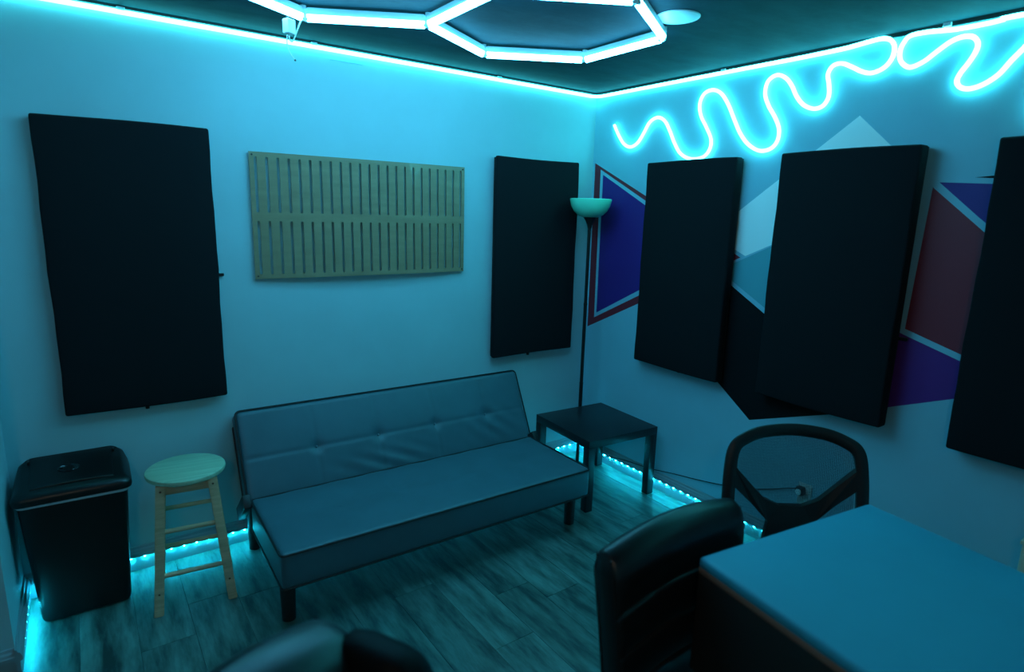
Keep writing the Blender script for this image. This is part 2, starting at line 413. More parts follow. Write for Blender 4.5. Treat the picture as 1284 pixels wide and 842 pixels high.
# ================================================================== futon
def futon():
    L = 1.655; ang = math.radians(-1.2)
    t = thing('futon_sofa', 'grey leatherette futon with tufted back and black piping', 'sofa', (-1.555, -0.42, 0), ang)
    bx = [(-0.5, 0), (-0.167, 0), (0.167, 0), (0.5, 0)]   # buttons, as fraction of L/2... set below
    btn = [-0.58, -0.17, 0.25, 0.67]
    # seat: local y from -0.47 (front) to 0.10
    SD, ST = 0.575, 0.165; zs = 0.365
    def seat_fn(p):
        if p.z > 0:
            for b in btn:
                dx, dy = p.x-b*L/2*1.0, p.y-0.02
                p.z -= 0.010*math.exp(-(dx*dx+dy*dy)/0.0035)
            p.z -= 0.003*math.exp(-(p.y-0.02)**2/0.0006)
            p.z += 0.006*math.cos(p.x/L*PI)*math.cos(p.y/SD*PI)+0.0016*math.sin(31*p.x+7*p.y)*math.sin(17*p.y+3)
        return p
    seat = rbox('seat', (L, SD, ST), 0.022, (40, 16, 3), 'sofa_leather', t, seat_fn, T(0, -0.1825, zs-ST/2))
    for b in btn: lathe('button', [(0, 0.004), (0.008, 0.003), (0.011, 0), (0.011, -0.003)], 'sofa_leather', seat, 12, loc=(b*L/2, -0.1625, zs-0.013+0.004))
    def ring(z, ins, rr, y0, y1, x0, x1):
        pts = []
        for (cx, cy, a0) in ((x1-rr, y1-rr, 0), (x0+rr, y1-rr, PI/2), (x0+rr, y0+rr, PI), (x1-rr, y0+rr, 1.5*PI)):
            for k in range(5): pts.append((cx+rr*math.cos(a0+k*PI/8), cy+rr*math.sin(a0+k*PI/8), z))
        return pts
    tube('piping', ring(zs-0.006, 0, 0.02, -0.47, 0.105, -L/2, L/2), 0.0048, 'piping', seat, 6, True)
    tube('piping', ring(zs-ST+0.008, 0, 0.02, -0.47, 0.105, -L/2, L/2), 0.004, 'piping', seat, 6, True)
    # backrest: tilted slab
    BW, BH, BT = L+0.035, 0.46, 0.125
    M = T(0.01, 0.118, zs-0.035) @ RX(math.radians(-27)) @ T(0, BT/2, BH/2)
    def back_fn(p):
        if p.y < 0:
            k = 0.0
            for b in btn:
                dx, dz = p.x-b*L/2, p.z+0.015
                k += 0.014*math.exp(-(dx*dx+dz*dz)/0.0010)
                k += 0.0022*math.exp(-dx*dx/0.00006)*(1 if abs(p.z) < BH/2-0.03 else 0)
            k += 0.0030*math.exp(-(p.z+0.015)**2/0.00012)
            # creases radiating near the lower right
            fade = math.exp(-((p.x-0.62)**2)/0.03)*math.exp(-((p.z+0.10)**2)/0.008)
            k += 0.005*math.sin(60*(p.x*0.8+p.z*0.9))*fade
            k += 0.004*math.sin(70*(p.x*0.5+p.z))*math.exp(-((p.x+0.10)**2)/0.05)*math.exp(-((p.z+0.16)**2)/0.004)
            p.y += k-0.010*math.cos(p.x/BW*PI)*math.cos(p.z/BH*PI)
        return p
    back = rbox('backrest', (BW, BT, BH), 0.025, (150, 3, 60), 'sofa_leather', t, back_fn, M)
    for b in btn: lathe('button', [(0, 0.003), (0.004, 0.0025), (0.006, 0), (0.006, -0.003)], 'sofa_leather', back, 12, rot=M @ T(b*L/2, -BT/2+0.006, -0.015) @ RX(PI/2))
    for yy in (-BT/2+0.006, BT/2-0.006):
        pts = [M @ Vector((x, yy, z)) for x, z, _ in [(q[0], q[1], 0) for q in ring(0, 0, 0.025, -BH/2, BH/2, -BW/2, BW/2)]]
        tube('piping', pts, 0.0048, 'piping', back, 6, True)
    # steel side brackets and legs
    for s in (-1, 1):
        m = T(s*(L/2+0.020), 0.165, 0.300) @ RX(math.radians(-38))
        bm = bmesh.new(); add_box(bm, (0, 0, 0), (0.036, 0.24, 0.065), 0.005, 2); xf(bm, m)
        from_bm('side_bracket', bm, 'piping', t)
    for sx, yy in ((-1, -0.36), (1, -0.36), (-1, 0.30), (1, 0.30)):
        bm = bmesh.new()
        zt = zs-ST+0.01 if yy < 0 else 0.26
        x = sx*(L/2-0.045); cyl(bm, (x, yy, 0), (x, yy, zt), 0.029, 0.034, 20)
        from_bm('leg', bm, 'black_wood', t)
    box('frame_rail', (0, 0.30, 0.275), (L-0.04, 0.045, 0.03), 'black_metal', t, 0.003)
futon()

# ================================================================== side table
def side_table():
    t = thing('side_table', 'square black laminate side table beside the futon in the corner', 'side table', (-0.330, -0.508, 0), -0.064)
    box('tabletop', (0, 0, 0.425), (0.55, 0.55, 0.05), 'black_laminate', t, 0.0025)
    for sx in (-1, 1):
        for sy in (-1, 1): box('leg', (sx*0.2495, sy*0.2495, 0.20), (0.05, 0.05, 0.40), 'black_laminate', t, 0.002)
side_table()

# ================================================================== floor lamp
def floor_lamp():
    t = thing('floor_lamp', 'black torchiere floor lamp with mint green glass bowl in the corner', 'floor lamp', (-0.203, -0.216, 0))
    lathe('base', [(0, 0), (0.101, 0), (0.104, 0.006), (0.102, 0.016), (0.085, 0.022), (0.03, 0.026), (0.016, 0.034), (0, 0.034)], 'black_metal', t, 40)
    lathe('pole', [(0, 0.03), (0.0125, 0.03), (0.0125, 0.6), (0.0135, 0.6), (0.0135, 0.612), (0.0115, 0.612), (0.0115, 1.15), (0.013, 1.15), (0.013, 1.162), (0.0105, 1.162), (0.0105, 1.66), (0, 1.66)], 'black_metal', t, 16)
    lathe('socket_cup', [(0, 1.655), (0.012, 1.655), (0.016, 1.675), (0.026, 1.70), (0.040, 1.722), (0.042, 1.730), (0, 1.730)], 'black_metal', t, 28)
    out = [(0.02, 1.724), (0.052, 1.727), (0.082, 1.740), (0.107, 1.763), (0.125, 1.794), (0.133, 1.826), (0.135, 1.840)]
    inn = [(r-0.005, z+0.003) for r, z in out[::-1]]
    lathe('glass_bowl', out+[(0.1325, 1.842)]+inn[:-1]+[(0, 1.733)], 'mint_glass', t, 48)
    global lamp
    lamp = t
    lathe('bulb', [(0, 1.735), (0.014, 1.735), (0.014, 1.755), (0.028, 1.78), (0.028, 1.80), (0.016, 1.817), (0, 1.820)], 'white_plastic', t, 20)
floor_lamp()

# ================================================================== stool
def stool():
    # legs stand at four floor points; the back pair lines up behind the front pair
    t = thing('bar_stool', 'round wooden bar stool with eight rungs beside the black trash bin', 'stool', (-2.640, -0.315, 0), math.radians(-7))
    zt = 0.600
    lathe('seat', [(0, zt-0.026), (0.150, zt-0.026), (0.157, zt-0.022), (0.160, zt-0.012), (0.158, zt-0.004), (0.152, zt), (0, zt-0.002)], 'stool_seat_wood', t, 56)
    lt, lb = 0.098, 0.145
    foot = {}
    for sx in (-1, 1):
        for sy in (-1, 1):
            a = Vector((sx*lb, sy*lb, 0)); b = Vector((sx*lt, sy*lt, zt-0.026))
            foot[(sx, sy)] = (a, b)
            bm = bmesh.new(); hw = 0.0185
            A = [bm.verts.new(a+Vector(d)) for d in ((-hw, -hw, 0), (hw, -hw, 0), (hw, hw, 0), (-hw, hw, 0))]
            B = [bm.verts.new(b+Vector(d)) for d in ((-hw, -hw, 0), (hw, -hw, 0), (hw, hw, 0), (-hw, hw, 0))]
            for i in range(4): bm.faces.new((A[i], A[(i+1) % 4], B[(i+1) % 4], B[i]))
            bm.faces.new(A[::-1]); bm.faces.new(B)
            bmesh.ops.bevel(bm, geom=list(bm.edges), offset=0.003, segments=2, affect='EDGES')
            leg = from_bm('leg', bm, 'stool_wood', t)
            for z in (0.10, zt-0.05):
                k = z/(zt-0.026); q = a.lerp(b, k)
                rod('wood_plug', (q.x, q.y-sy*-hw*1.0 if sy > 0 else q.y-hw, z), (q.x, (q.y+hw+0.0012) if sy > 0 else (q.y-hw-0.0012), z), 0.0045, 'wood_plug', leg, n=10)
    def at(sx, sy, z):
        a, b = foot[(sx, sy)]; return a.lerp(b, z/(zt-0.026))
    for (p, q, zs_) in (((-1, -1), (1, -1), (0.17, 0.365)), ((-1, 1), (1, 1), (0.17, 0.365)), ((-1, -1), (-1, 1), (0.22, 0.415)), ((1, -1), (1, 1), (0.22, 0.415))):
        for z in zs_: rod('rung', at(*p, z), at(*q, z), 0.0105, 'stool_wood', t, n=14)
    for p, q in (((-1, -1), (1, -1)), ((-1, 1), (1, 1)), ((-1, -1), (-1, 1)), ((1, -1), (1, 1))):
        a, b = at(*p, zt-0.050), at(*q, zt-0.050); m = (a+b)/2; d = b-a
        s = (abs(d.x)-0.03 if abs(d.x) > 0.05 else 0.016, abs(d.y)-0.03 if abs(d.y) > 0.05 else 0.016, 0.046)
        box('apron_rail', m, s, 'stool_wood', t, 0.002)
stool()

# ================================================================== trash bin
def trash_bin():
    t = thing('trash_bin', 'tall black plastic trash bin with swing lid in the corner', 'trash bin', (-3.046, -0.163, 0), math.radians(-1))
    def body_fn(p):
        k = (p.z+0.275)/0.55
        p.x *= 0.835+0.165*k; p.y *= 0.86+0.14*k
        return p
    body = rbox('bin_body', (0.378, 0.238, 0.55), 0.028, (8, 6, 8), 'bin_plastic', t, body_fn, T(0, 0, 0.277))
    # liner folded over the rim
    pts = []
    def rim(hx, hy, r, z, wob=0.0):
        out = []
        for (cx, cy, a0) in ((hx-r, hy-r, 0), (-hx+r, hy-r, PI/2), (-hx+r, -hy+r, PI), (hx-r, -hy+r, 1.5*PI)):
            for k in range(6):
                x, y = cx+r*math.cos(a0+k*PI/10), cy+r*math.sin(a0+k*PI/10)
                out.append((x, y, z+wob*(0.5+0.5*math.sin(11*x+5*y))))
        return out
    tube('liner', rim(0.1915, 0.1215, 0.03, 0.5435, -0.004), 0.004, 'bin_liner', t, 6, True, (0.0075, 0.0035, (0, 0, 1)))
    # lid: an upright rim that closes over into a large face sloping up to the back
    def ztop(x, y): return 0.588+0.072*((y+0.12)/0.24)+0.010*math.cos(x/0.2*PI/2)
    def ring2(hx, y0, y1, r):
        out = []
        for (cx, cy, a0) in ((hx-r, y1-r, 0), (-hx+r, y1-r, PI/2), (-hx+r, y0+r, PI), (hx-r, y0+r, 1.5*PI)):
            for k in range(7): out.append((cx+r*math.cos(a0+k*PI/12), cy+r*math.sin(a0+k*PI/12)))
        return out
    bm = bmesh.new(); rings = []
    for (hx, y0, y1, r, f, zc_) in ((0.203, -0.131, 0.131, 0.034, 0, 0.548), (0.205, -0.133, 0.132, 0.035, 0, 0.556), (0.205, -0.133, 0.132, 0.035, 0, 0.570), (0.200, -0.129, 0.130, 0.035, 0.25, 0.578), (0.186, -0.122, 0.124, 0.035, 0.80, 0.580), (0.168, -0.112, 0.116, 0.032, 1.0, 0.580), (0.10, -0.07, 0.07, 0.03, 1.0, 0.580), (0.04, -0.03, 0.03, 0.02, 1.0, 0.580)):
        rings.append([bm.verts.new((x, y, zc_*(1-f)+f*ztop(x, y))) for x, y in ring2(hx, y0, y1, r)])
    for a, b in zip(rings, rings[1:]):
        n = len(a)
        for i in range(n): bm.faces.new((a[i], a[(i+1) % n], b[(i+1) % n], b[i]))
    bm.faces.new(rings[-1]); bm.faces.new(rings[0][::-1])
    lid = from_bm('lid', bm, 'bin_plastic', t)
    def flap_fn(p):
        y = p.y+0.004; return Vector((p.x, y, p.z+ztop(p.x, y)))
    flap = rbox('swing_flap', (0.285, 0.196, 0.008), 0.0038, (12, 8, 1), 'bin_plastic', t, flap_fn)
    lathe('finger_recess', [(0, -0.002), (0.020, -0.0015), (0.030, 0.0015), (0.034, 0.004), (0.038, 0.002), (0.039, -0.003)], 'bin_recess', flap, 32, sx=1.0, sy=0.62, rot=RX(math.radians(16)), loc=(-0.012, -0.005, 0.6375))
    for s in (-1, 1): box('lid_hinge', (s*0.150, 0.085, ztop(0.15, 0.085)+0.002), (0.008, 0.026, 0.012), 'bin_plastic', lid, 0.002)
trash_bin()

# ================================================================== tall table
def tall_table():
    ang = math.radians(-8.0); A = Vector((-1.797, -2.384, 0))
    t = thing('tall_table', 'tall table with smooth blue-grey top and deep dark apron', 'table', A, ang)
    Wd, Ln, z = 0.662, 1.15, 0.950
    rbox('tabletop', (Wd, Ln, 0.030), 0.012, (4, 6, 1), 'desk_top', t, None, T(Wd/2, -Ln/2, z-0.015))
    rbox('edge_glint_band', (Wd-0.001, Ln-0.001, 0.022), 0.008, (2, 2, 1), 'desk_edge_glint', t, None, T(Wd/2, -Ln/2, z-0.0335))  # band under the top, coloured as the warm highlight along its edge
    ap = 0.27
    for x in (0.014, Wd-0.014): rbox('apron_panel', (0.024, Ln-0.004, ap), 0.006, (1, 4, 4), 'desk_side', t, None, T(x, -Ln/2, z-0.036-ap/2))
    for y in (-0.014, -Ln+0.014): rbox('apron_panel', (Wd-0.056, 0.024, ap), 0.006, (4, 1, 4), 'desk_side', t, None, T(Wd/2, y, z-0.036-ap/2))
    lathe('pedestal', [(0, 0), (0.185, 0), (0.19, 0.012), (0.18, 0.022), (0.07, 0.04), (0.05, 0.07), (0.05, 0.86), (0.09, 0.88), (0.16, 0.884), (0.16, z-0.0446), (0, z-0.0446)], 'black_metal', t, 36, loc=(Wd/2+0.06, -0.86, 0))
tall_table()

# ================================================================== office chairs
def star_base(t, cx, cy, ztop, material='black_plastic'):
    lathe('gas_column', [(0, 0.09), (0.030, 0.09), (0.030, 0.22), (0.020, 0.222), (0.020, ztop), (0, ztop)], 'black_metal', t, 20, loc=(cx, cy, 0))
    for k in range(5):
        a = 2*PI*k/5+0.3; d = Vector((math.cos(a), math.sin(a), 0)); c = Vector((cx, cy, 0))
        bm = bmesh.new(); pts = [c+d*r+Vector((0, 0, z)) for r, z in ((0.02, 0.105), (0.10, 0.105), (0.19, 0.09), (0.265, 0.072))]
        add_tube(bm, pts, 0.02, 8, False, (0.014, 0.022, (0, 0, 1)))
        spoke = from_bm('base_spoke', bm, material, t)
        e = c+d*0.262; s = Vector((-d.y, d.x, 0))
        for q in (-1, 1):
            rod('caster_wheel', e+s*(q*0.008)+Vector((0, 0, 0.026)), e+s*(q*0.024)+Vector((0, 0, 0.026)), 0.026, 'black_plastic', spoke, n=18)
        rod('caster_stem', e+Vector((0, 0, 0.034)), e+Vector((0, 0, 0.07)), 0.007, 'black_metal', spoke, n=8)

def leather_chair(name, label, loc, rotz, width, ztop, lean, bolsters, th=0.075, taper=0.05, rad=(0.033, 0.033, 0.033), arch=0.030):
    """local frame: chair faces -y, origin on the floor below the top of the backrest, x to its left in view"""
    t = thing(name, label, 'office chair', (loc[0], loc[1], 0), rotz)
    hb = 0.60
    seams = [0.150, 0.252, 0.354, 0.456]
    zl0 = ztop-hb
    def place(p):
        # p.x across, p.y depth (front negative), p.z measured down from the top: 0 .. -hb
        s = -p.z
        x = p.x*(1-taper*max(0, s-0.05)/0.4)
        z = ztop-arch*(2*p.x/width)**2*(1 if s < 0.5 else max(0, (hb-s)/(hb-0.5)))-s*math.cos(lean)
        y = p.y-s*math.sin(lean)+0.035*(s/hb)**2-0.012*(1-(2*p.x/width)**2)*-1*0.6
        return Vector((x, y, z))
    def fn(p):
        q = Vector((p.x, p.y, p.z-hb/2)); s = -q.z
        # rolled top: thicker front pillow near the top
        if p.y < 0:
            b = 0.012*math.exp(-((s-0.055)/0.05)**2)
            for g in seams: b -= 0.008*math.exp(-((s-g)/0.004)**2)
            k = [0.0]+seams+[hb]
            for a0, a1 in zip(k, k[1:]):
                if a0 < s < a1: b += 0.005*math.sin(PI*(s-a0)/(a1-a0))
            q.y -= b*(1-(2*q.x/width)**8)
        return place(q)
    bk = rbox('backrest', (width, th, hb), rad, (26, 3, 130), 'black_leather', t, fn)
    # piping along the front and rear edge of the side boxing
    for yy in (-th/2+0.005, th/2-0.005):
        for sx in (-1, 1):
            pts = [(width/2-rad[0]*0.55, -0.012), (width/2-0.010, -0.026)]+[(width/2-0.004, -0.05-0.04*k) for k in range(13)]
            tube('piping', [place(Vector((sx*x, yy*(0.8 if z > -0.03 else 1), z))) for x, z in pts], 0.0026, 'piping', bk, 6)
    if bolsters:
        for s in (-1, 1):
            def bf(p, s=s):
                q = Vector((p.x+s*(width/2-0.012), p.y-0.098, p.z-0.235)); return place(q)
            bo = rbox('side_bolster', (0.105, 0.165, 0.47), 0.052, (4, 6, 10), 'matte_vinyl', t, bf)
            tube('piping', [place(Vector((s*(width/2-0.012)-s*0.049, -0.035+0.02*min(1, -z/0.1), z))) for z in (-0.035, -0.06, -0.1, -0.2, -0.3, -0.42)], 0.0035, 'black_leather', bo, 6)
    # seat, arms and base
    cy = -0.42
    def sf(p):
        if p.z > 0: p.z += 0.012*math.cos(p.x/width*PI)*math.cos(p.y/0.5*PI)
        if p.z > 0:
            for g in (-0.12, 0.0, 0.12): p.z -= 0.008*math.exp(-((p.y-g)/0.008)**2)
        return p
    rbox('seat', (width-0.01, 0.48, 0.10), 0.035, (10, 36, 2), 'black_leather', t, sf, T(0, cy, 0.46))
    for s in (-1, 1):
        pts = catmull([(s*(width/2-0.055), cy+0.02, 0.415), (s*(width/2-0.012), cy+0.06, 0.40), (s*(width/2-0.012), cy+0.17, 0.43)], 5)
        tube('back_strut', pts, 0.014, 'black_metal', t, 8)
    box('tilt_mechanism', (0, cy+0.02, 0.385), (0.20, 0.24, 0.05), 'black_metal', t, 0.008)
    star_base(t, 0, cy, 0.37)
    return t
leather_chair('leather_office_chair', 'black leather office chair with ribbed back tucked against the tall table', (-1.785, -2.298), 0.0, 0.505, 1.022, math.radians(7.5), False, 0.068, 0.12, (0.016, 0.033, 0.050))
leather_chair('leather_office_chair', 'black leather office chair with padded side bolsters facing away from the futon', (-2.855, -2.378), math.radians(27), 0.50, 1.104, math.radians(18), True, 0.115, 0.05, (0.035, 0.052, 0.075), 0.05)

def mesh_chair():
    mid = Vector((-0.734, -2.027, 0)); f = Vector((-0.601, -0.799, 0))
    rz = math.atan2(f.x, -f.y)     # local -y is the facing direction
    t = thing('mesh_office_chair', 'black mesh-back office chair on the far side of the tall table', 'office chair', mid, rz)
    lean = math.radians(10); z0 = 0.87
    def P(u, v, d=0.0):
        # u to the right as seen from the front, v up along the back, d towards the front
        bow = 0.05*(1-(u/0.27)**2)
        return Vector((u, v*math.sin(lean)+bow-d*math.cos(lean)-0.03, z0+v*math.cos(lean)+d*math.sin(lean)*0))
    outer = [(0, 0.070), (0.12, 0.060), (0.195, 0.036), (0.236, 0.006), (0.252, -0.06), (0.258, -0.20), (0.250, -0.32), (0.225, -0.40), (0.15, -0.435), (0, -0.44)]
    loop = outer+[(-x, z) for x, z in outer[-2:0:-1]]
    pts = catmull([P(*q) for q in loop], 5, True)
    tube('back_frame', pts, 0.02, 'black_plastic', t, 10, True, (0.014, 0.0250, (0, -1, 0)))
    # wishbone support in front of the mesh: thick arms meeting in the middle
    top = [(-0.252, -0.045), (-0.215, -0.085), (-0.155, -0.150), (-0.105, -0.200), (-0.045, -0.228), (0.045, -0.228), (0.105, -0.200), (0.155, -0.150), (0.215, -0.085), (0.252, -0.045)]
    low = [(0.255, -0.125), (0.155, -0.222), (0.090, -0.290), (0.105, -0.36), (0.12, -0.43), (-0.12, -0.43), (-0.105, -0.36), (-0.090, -0.290), (-0.155, -0.222), (-0.255, -0.125)]
    prism('back_support', top+low, 'black_plastic', t, lambda u, v, d: P(u, v, d-0.012), 0.024)
    # woven mesh: real threads
    bm = bmesh.new()
    def inside(u, v): return abs(u) < 0.245 and -0.42 < v < 0.062-1.02*(max(0, abs(u)-0.02))**2.2
    pitch, hw = 0.0044, 0.00085
    def strip(line, along_u):
        prev = None
        for (u, v) in line:
            if inside(u, v):
                q = (P(u, v-hw), P(u, v+hw)) if along_u else (P(u-hw, v), P(u+hw, v))
                cur = (bm.verts.new(q[0]), bm.verts.new(q[1]))
                if prev: bm.faces.new((prev[0], cur[0], cur[1], prev[1]))
                prev = cur
            else: prev = None
    v = -0.42
    while v < 0.064:
        strip([(-0.25+0.5*i/24, v) for i in range(25)], True); v += pitch
    u = -0.245
    while u < 0.245:
        strip([(u, -0.42+0.485*i/40) for i in range(41)], False); u += pitch
    o = from_bm('mesh_fabric', bm, 'mesh_thread', t, False, recalc=False); o['kind'] = 'stuff'
    cy = -0.27
    def sf(p):
        if p.z > 0: p.z += 0.015*math.cos(p.x/0.5*PI)*math.cos(p.y/0.46*PI)
        return p
    rbox('seat', (0.48, 0.46, 0.075), 0.03, (8, 8, 1), 'panel_fabric', t, sf, T(0, cy, 0.455))
    tube('back_spine', catmull([(0, 0.02, 0.50), (0, 0.05, 0.44), (0, 0.0, 0.405), (0, -0.15, 0.40)], 6), 0.03, 'black_plastic', t, 10, False, (0.03, 0.014, (1, 0, 0)))
    box('tilt_mechanism', (0, cy+0.03, 0.395), (0.18, 0.24, 0.05), 'black_metal', t, 0.008)
    star_base(t, 0, cy, 0.38)
mesh_chair()

# ================================================================== wall outlet, plugs, cords
def outlet():
    q = hit(1009, 619, 0, 0.0); y, z = q.y, q.z
    t = thing('wall_outlet', 'white double wall outlet behind the mesh office chair', 'outlet', (0, y, z))
    rbox('cover_plate', (0.006, 0.072, 0.116), 0.0025, (1, 2, 2), 'outlet_plate', t, None, T(-0.003, 0, 0))
    for s in (-1, 1): rbox('socket', (0.003, 0.034, 0.030), 0.001, (1, 2, 2), 'white_plastic', t, None, T(-0.0066, 0, s*0.020))
    p = thing('plug_adapter', 'black plug with lamp cord in the wall outlet', 'plug', (-0.0082, y, z))
    rbox('plug_body', (0.034, 0.042, 0.044), 0.008, (2, 2, 2), 'black_plastic', p, None, T(-0.017, 0.012, 0.020))
    lathe('plug_face', [(0, 0.0), (0.014, 0.0), (0.016, 0.004), (0, 0.006)], 'clear_plastic', p, 20, rot=RY(-PI/2), loc=(-0.034, 0.012, 0.018))
    return y, z
oy, oz = outlet()
def wp(px, py, off=-0.006): q = hit(px, py, 0, off); return q
cord = [(-0.03, oy+0.036, oz+0.020), (-0.012, oy+0.06, oz+0.012)]+[tuple(wp(*p)) for p in ((960, 613), (940, 612), (905, 607.5), (870, 600), (842, 593))]
cord += [(-0.027, -0.72, 0.128), (-0.027, -0.55, 0.110), (-0.027, -0.40, 0.088), (-0.027, -0.30, 0.06), (-0.030, -0.235, 0.02), (-0.055, -0.205, 0.006), (-0.102, -0.21, 0.006)]
LO = Vector(lamp.location)
tube('power_cord', [p-LO for p in catmull(cord, 6)], 0.0028, 'black_plastic', lamp, n=6)

# ================================================================== neon rope lights
def c3(x, y): return (680+x/4.009, y/4.009)
def c4(x, y): return (960+x/3.963, y/3.963)
NX = -0.0125
def wpt(p): q = hit(p[0], p[1], 0, NX); return (NX, q.y, q.z)
r1 = [c3(*p) for p in ((362, 628), (385, 682), (412, 725), (445, 738), (480, 716), (510, 668), (540, 614), (580, 590), (615, 607), (640, 655), (665, 720), (695, 772), (745, 798), (805, 790), (840, 752), (848, 700), (825, 640), (797, 580), (792, 520), (815, 470), (858, 452), (900, 470), (935, 525), (965, 600), (995, 670), (1035, 725), (1090, 757), (1145, 748), (1180, 710), (1190, 650), (1170, 590), (1137, 530), (1120, 470), (1135, 408), (1180, 377))]
r1 += [c4(*p) for p in ((100, 387), (130, 425), (155, 480), (190, 522), (240, 540), (285, 525), (313, 480), (315, 420), (310, 368), (335, 327), (380, 315), (430, 333), (480, 356), (530, 362), (590, 335), (630, 285), (640, 230), (620, 198), (580, 192), (520, 206), (450, 226), (380, 244))]
path1 = [wpt(p) for p in r1]
zc = H-0.026
path1 += [(NX, y, zc) for y in (-1.45, -1.2, -0.9, -0.6, -0.3, -0.10)]+[(-0.018, -0.045, zc), (-0.045, -0.018, zc)]+[(x, NX, zc) for x in (-0.10, -0.4, -0.8, -1.2, -1.6, -2.0, -2.4, -2.8, -3.25)]
r2 = [c4(*p) for p in ((1284, 72), (1190, 95), (1100, 117), (960, 143), (880, 152), (800, 160), (720, 178), (688, 210), (668, 255), (670, 300), (696, 328), (730, 332), (790, 303), (850, 257), (920, 207), (980, 183), (1030, 183), (1055, 213), (1045, 255), (1010, 310), (967, 365), (950, 405), (970, 435), (1020, 440), (1090, 415), (1160, 368), (1220, 302), (1284, 238))]
r2 += [(1310, 34), (1338, 26), (1352, 50), (1332, 92), (1304, 122), (1306, 143), (1335, 146), (1375, 125), (1410, 80)]
path2 = [(NX, y, zc-0.012) for y in (-4.6, -4.2, -3.8, -3.4, -3.0)]+[wpt(p) for p in r2]
def rope(path, label, clips):
    t = thing('neon_rope_light', label, 'rope light', path[0], 0, 'neon rope lights on the walls')
    o = Vector(path[0]); pts = [Vector(p)-o for p in catmull(path, 5)]
    tube('glowing_tube', pts, 0.0095, 'neon_glow', t, 8)
    for c in clips:
        p = Vector(c)-o
        d = (0.016, 0.03, 0.02) if c[0] > -0.03 else (0.03, 0.016, 0.02)
        box('mounting_clip', p+Vector((0, 0, 0.011)), d, 'clear_plastic', t, 0.002, 1)
rope(path1, 'cyan neon rope light wiggling above the panels and edging the back wall', [(-0.010, -1.0, zc), (-0.8, -0.010, zc), (-1.9, -0.010, zc), (-2.7, -0.010, zc)])
q = hit(1188, 34, 0, NX)
rope(path2, 'cyan neon rope light looping above the dark red mural shape', [(NX, q.y, q.z)])

# ================================================================== floor LED strips
def led_strip(a, b, nrm, label, zl=0.0725):
    a, b, n = Vector(a), Vector(b), Vector(nrm); d = (b-a); L = d.length; d.normalize()
    t = thing('led_strip', label, 'led strip', a, 0, 'led strips under the baseboard moulding')
    bm = bmesh.new(); cc = d*(L/2)+n*0.0175+Vector((0, 0, zl-0.0015))
    s = Vector((abs(d.x)*L+abs(n.x)*0.008, abs(d.y)*L+abs(n.y)*0.008, 0.0015)); add_box(bm, cc, s)
    from_bm('tape', bm, 'led_tape', t, False)
    bm = bmesh.new(); k = int(L/0.0565)
    for i in range(k):
        c = d*(0.03+i*0.0565)+n*0.0182+Vector((0, 0, zl-0.0042))
        add_box(bm, c, Vector((abs(d.x)*0.0065+abs(n.x)*0.0055, abs(d.y)*0.0065+abs(n.y)*0.0055, 0.0036)))
    o = from_bm('led_chips', bm, 'led_glow', t, False); o['kind'] = 'stuff'
led_strip((XL+0.03, 0, 0), (-0.03, 0, 0), (0, -1, 0), 'cyan led strip under the baseboard moulding behind the futon')
led_strip((0, -0.04, 0), (0, -4.5, 0), (-1, 0, 0), 'cyan led strip under the baseboard moulding behind the side table')
led_strip((XL, -0.05, 0), (XL, YJ+0.02, 0), (1, 0, 0), 'cyan led strip under the short baseboard beside the trash bin')

# ================================================================== hexagon ceiling light
def hex_light():
    S = 0.5; c0 = Vector((-1.240, -1.020)); dx = S*math.sqrt(3)
    t = thing('hexagon_tube_light', 'honeycomb of glowing white tubes on the ceiling', 'ceiling light', (c0.x, c0.y, H))
    centres = [Vector((0, 0)), Vector((-dx, 0))]
    nodes, edges = {}, set()
    def key(p): return (round(p.x, 3), round(p.y, 3))
    for c in centres:
        vs = [c+Vector((S*math.sin(k*PI/3), S*math.cos(k*PI/3))) for k in range(6)]
        for i in range(6):
            a, b = vs[i], vs[(i+1) % 6]; nodes[key(a)] = a; nodes[key(b)] = b
            edges.add(tuple(sorted((key(a), key(b)))))
    for e in sorted(edges):
        a, b = nodes[e[0]], nodes[e[1]]; d = (b-a).normalized(); ang = math.atan2(d.y, d.x); m = (a+b)/2; L = (b-a).length-0.030
        bm = bmesh.new(); add_box(bm, (0, 0, -0.023), (L, 0.024, 0.028), 0.002, 1); xf(bm, T(m.x, m.y, 0) @ RZ(ang))
        hs = from_bm('tube_housing', bm, 'tube_housing', t)
        bm = bmesh.new(); prof = [(0.0145*math.cos(PI*k/8), -0.037-0.024*math.sin(PI*k/8)) for k in range(9)]
        A = [bm.verts.new((-L/2, y, z)) for y, z in prof]; B = [bm.verts.new((L/2, y, z)) for y, z in prof]
        for i in range(9): bm.faces.new((A[i], A[(i+1) % 9], B[(i+1) % 9], B[i]))
        bm.faces.new(A); bm.faces.new(B[::-1]); xf(bm, T(m.x, m.y, 0) @ RZ(ang))
        from_bm('diffuser', bm, 'hex_glow', hs)
    for k, p in nodes.items():
        bm = bmesh.new()
        for e in edges:
            if k in e:
                o = nodes[e[0] if e[1] == k else e[1]]; d = (o-p).normalized(); ang = math.atan2(d.y, d.x)
                bm2 = bmesh.new(); add_box(bm2, (0.009, 0, -0.034), (0.024, 0.0265, 0.044), 0.004, 1); xf(bm2, T(p.x, p.y, 0) @ RZ(ang))
                me = bpy.data.meshes.new('tmp'); bm2.to_mesh(me); bm2.free(); bm.from_mesh(me); bpy.data.meshes.remove(me)
        from_bm('connector', bm, 'clear_plastic', t)
        rod('ceiling_clip', (p.x, p.y, 0.0), (p.x, p.y, -0.012), 0.012, 'white_plastic', t, n=10)
hex_light()

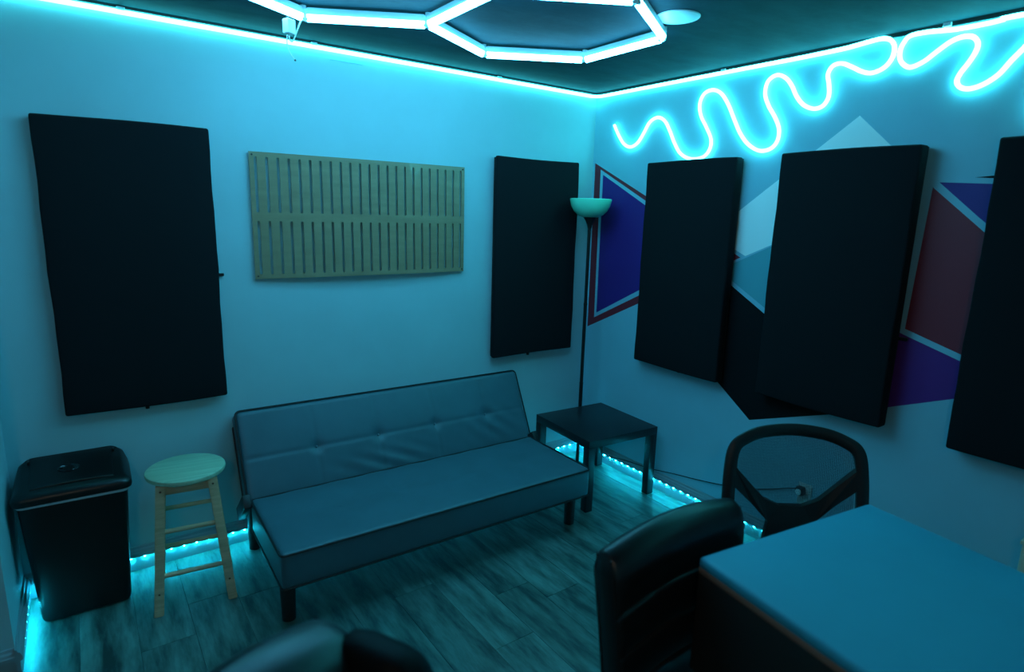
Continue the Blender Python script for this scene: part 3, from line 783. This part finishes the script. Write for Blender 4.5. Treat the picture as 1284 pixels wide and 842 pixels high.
# power adapter hanging from the light
def adapter():
    a = hit(360, 19, 1, -0.56); o = Vector((a.x, -0.56, a.z))
    t = thing('power_adapter', 'small white power adapter hanging from the ceiling light by its cord', 'power adapter', o)
    def L(px, py): q = hit(px, py, 1, -0.56); return Vector((q.x, -0.56, q.z))-o
    c = L(362.5, 33.5); hh = (L(362.5, 24.5)-L(362.5, 43)).length
    rbox('adapter_body', (0.040, 0.032, hh), 0.004, (1, 1, 1), 'white_plastic', t, None, T(*c) @ RZ(0.5))
    rod('plug_neck', L(360, 25.5), L(360.4, 21), 0.006, 'black_plastic', t, n=10)
    tube('cord', catmull([L(362.5, 43), L(363, 49), L(366, 52), L(369, 48), L(373, 37), L(378, 26), L(384, 27)], 6), 0.0028, 'white_plastic', t, 6)
    cb = tube('loose_cord', catmull([L(360, 43), L(359.8, 51), L(361, 60), L(365, 68), L(370, 75)], 6), 0.0020, 'white_plastic', t, 6)
    rod('cord_tip', L(369.6, 74.5), L(370.8, 76.6), 0.0035, 'black_plastic', cb, n=8)
adapter()

# round ceiling disc
t = thing('ceiling_disc_light', 'round white flush disc on the ceiling beside the honeycomb light', 'ceiling disc', (-0.873, -1.398, H))
lathe('disc_plate', [(0, -0.007), (0.050, -0.007), (0.072, -0.006), (0.083, -0.003), (0.084, 0.0)], 'disc_white', t, 48)
lathe('rim_ring', [(0.080, 0), (0.080, -0.0050), (0.086, -0.0050), (0.089, -0.002), (0.089, 0)], 'white_plastic', t, 48)

# low beige cabinet at the right wall, mostly out of the frame
# small warm globe lamp on the ceiling behind the camera
t = thing('globe_ceiling_lamp', 'small warm globe lamp on the ceiling, away from the honeycomb light', 'ceiling lamp', (-3.55, -3.95, H))
lathe('lamp_base', [(0, 0), (0.06, 0), (0.06, -0.012), (0.035, -0.03), (0.03, -0.045), (0, -0.045)], 'white_plastic', t, 32)
lathe('globe', [(0, -0.04)]+[(0.065*math.sin(PI*k/12), -0.10+0.065*math.cos(PI*k/12)) for k in range(1, 12)]+[(0, -0.165)], 'lamp_glow', t, 24)

def cabinet():
    y0 = hit(1281.5, 680, 0, -0.145).y
    t = thing('low_cabinet', 'low beige cabinet against the wall beyond the tall table', 'cabinet', (-0.001, y0-0.20, 0))
    rbox('cabinet_body', (0.11, 0.40, 0.57), 0.004, (1, 1, 1), 'beige_paint', t, None, T(-0.080, 0, 0.285))
    rbox('cabinet_top', (0.125, 0.41, 0.018), 0.004, (1, 1, 1), 'beige_paint', t, None, T(-0.085, 0, 0.580))
    for s in (-1, 1):
        d = rbox('cabinet_door', (0.014, 0.188, 0.50), 0.003, (1, 1, 1), 'beige_paint', t, None, T(-0.143, s*0.098, 0.29))
        rod('knob', (-0.15, s*0.02, 0.34), (-0.168, s*0.02, 0.34), 0.009, 'screw_metal', d)
cabinet()
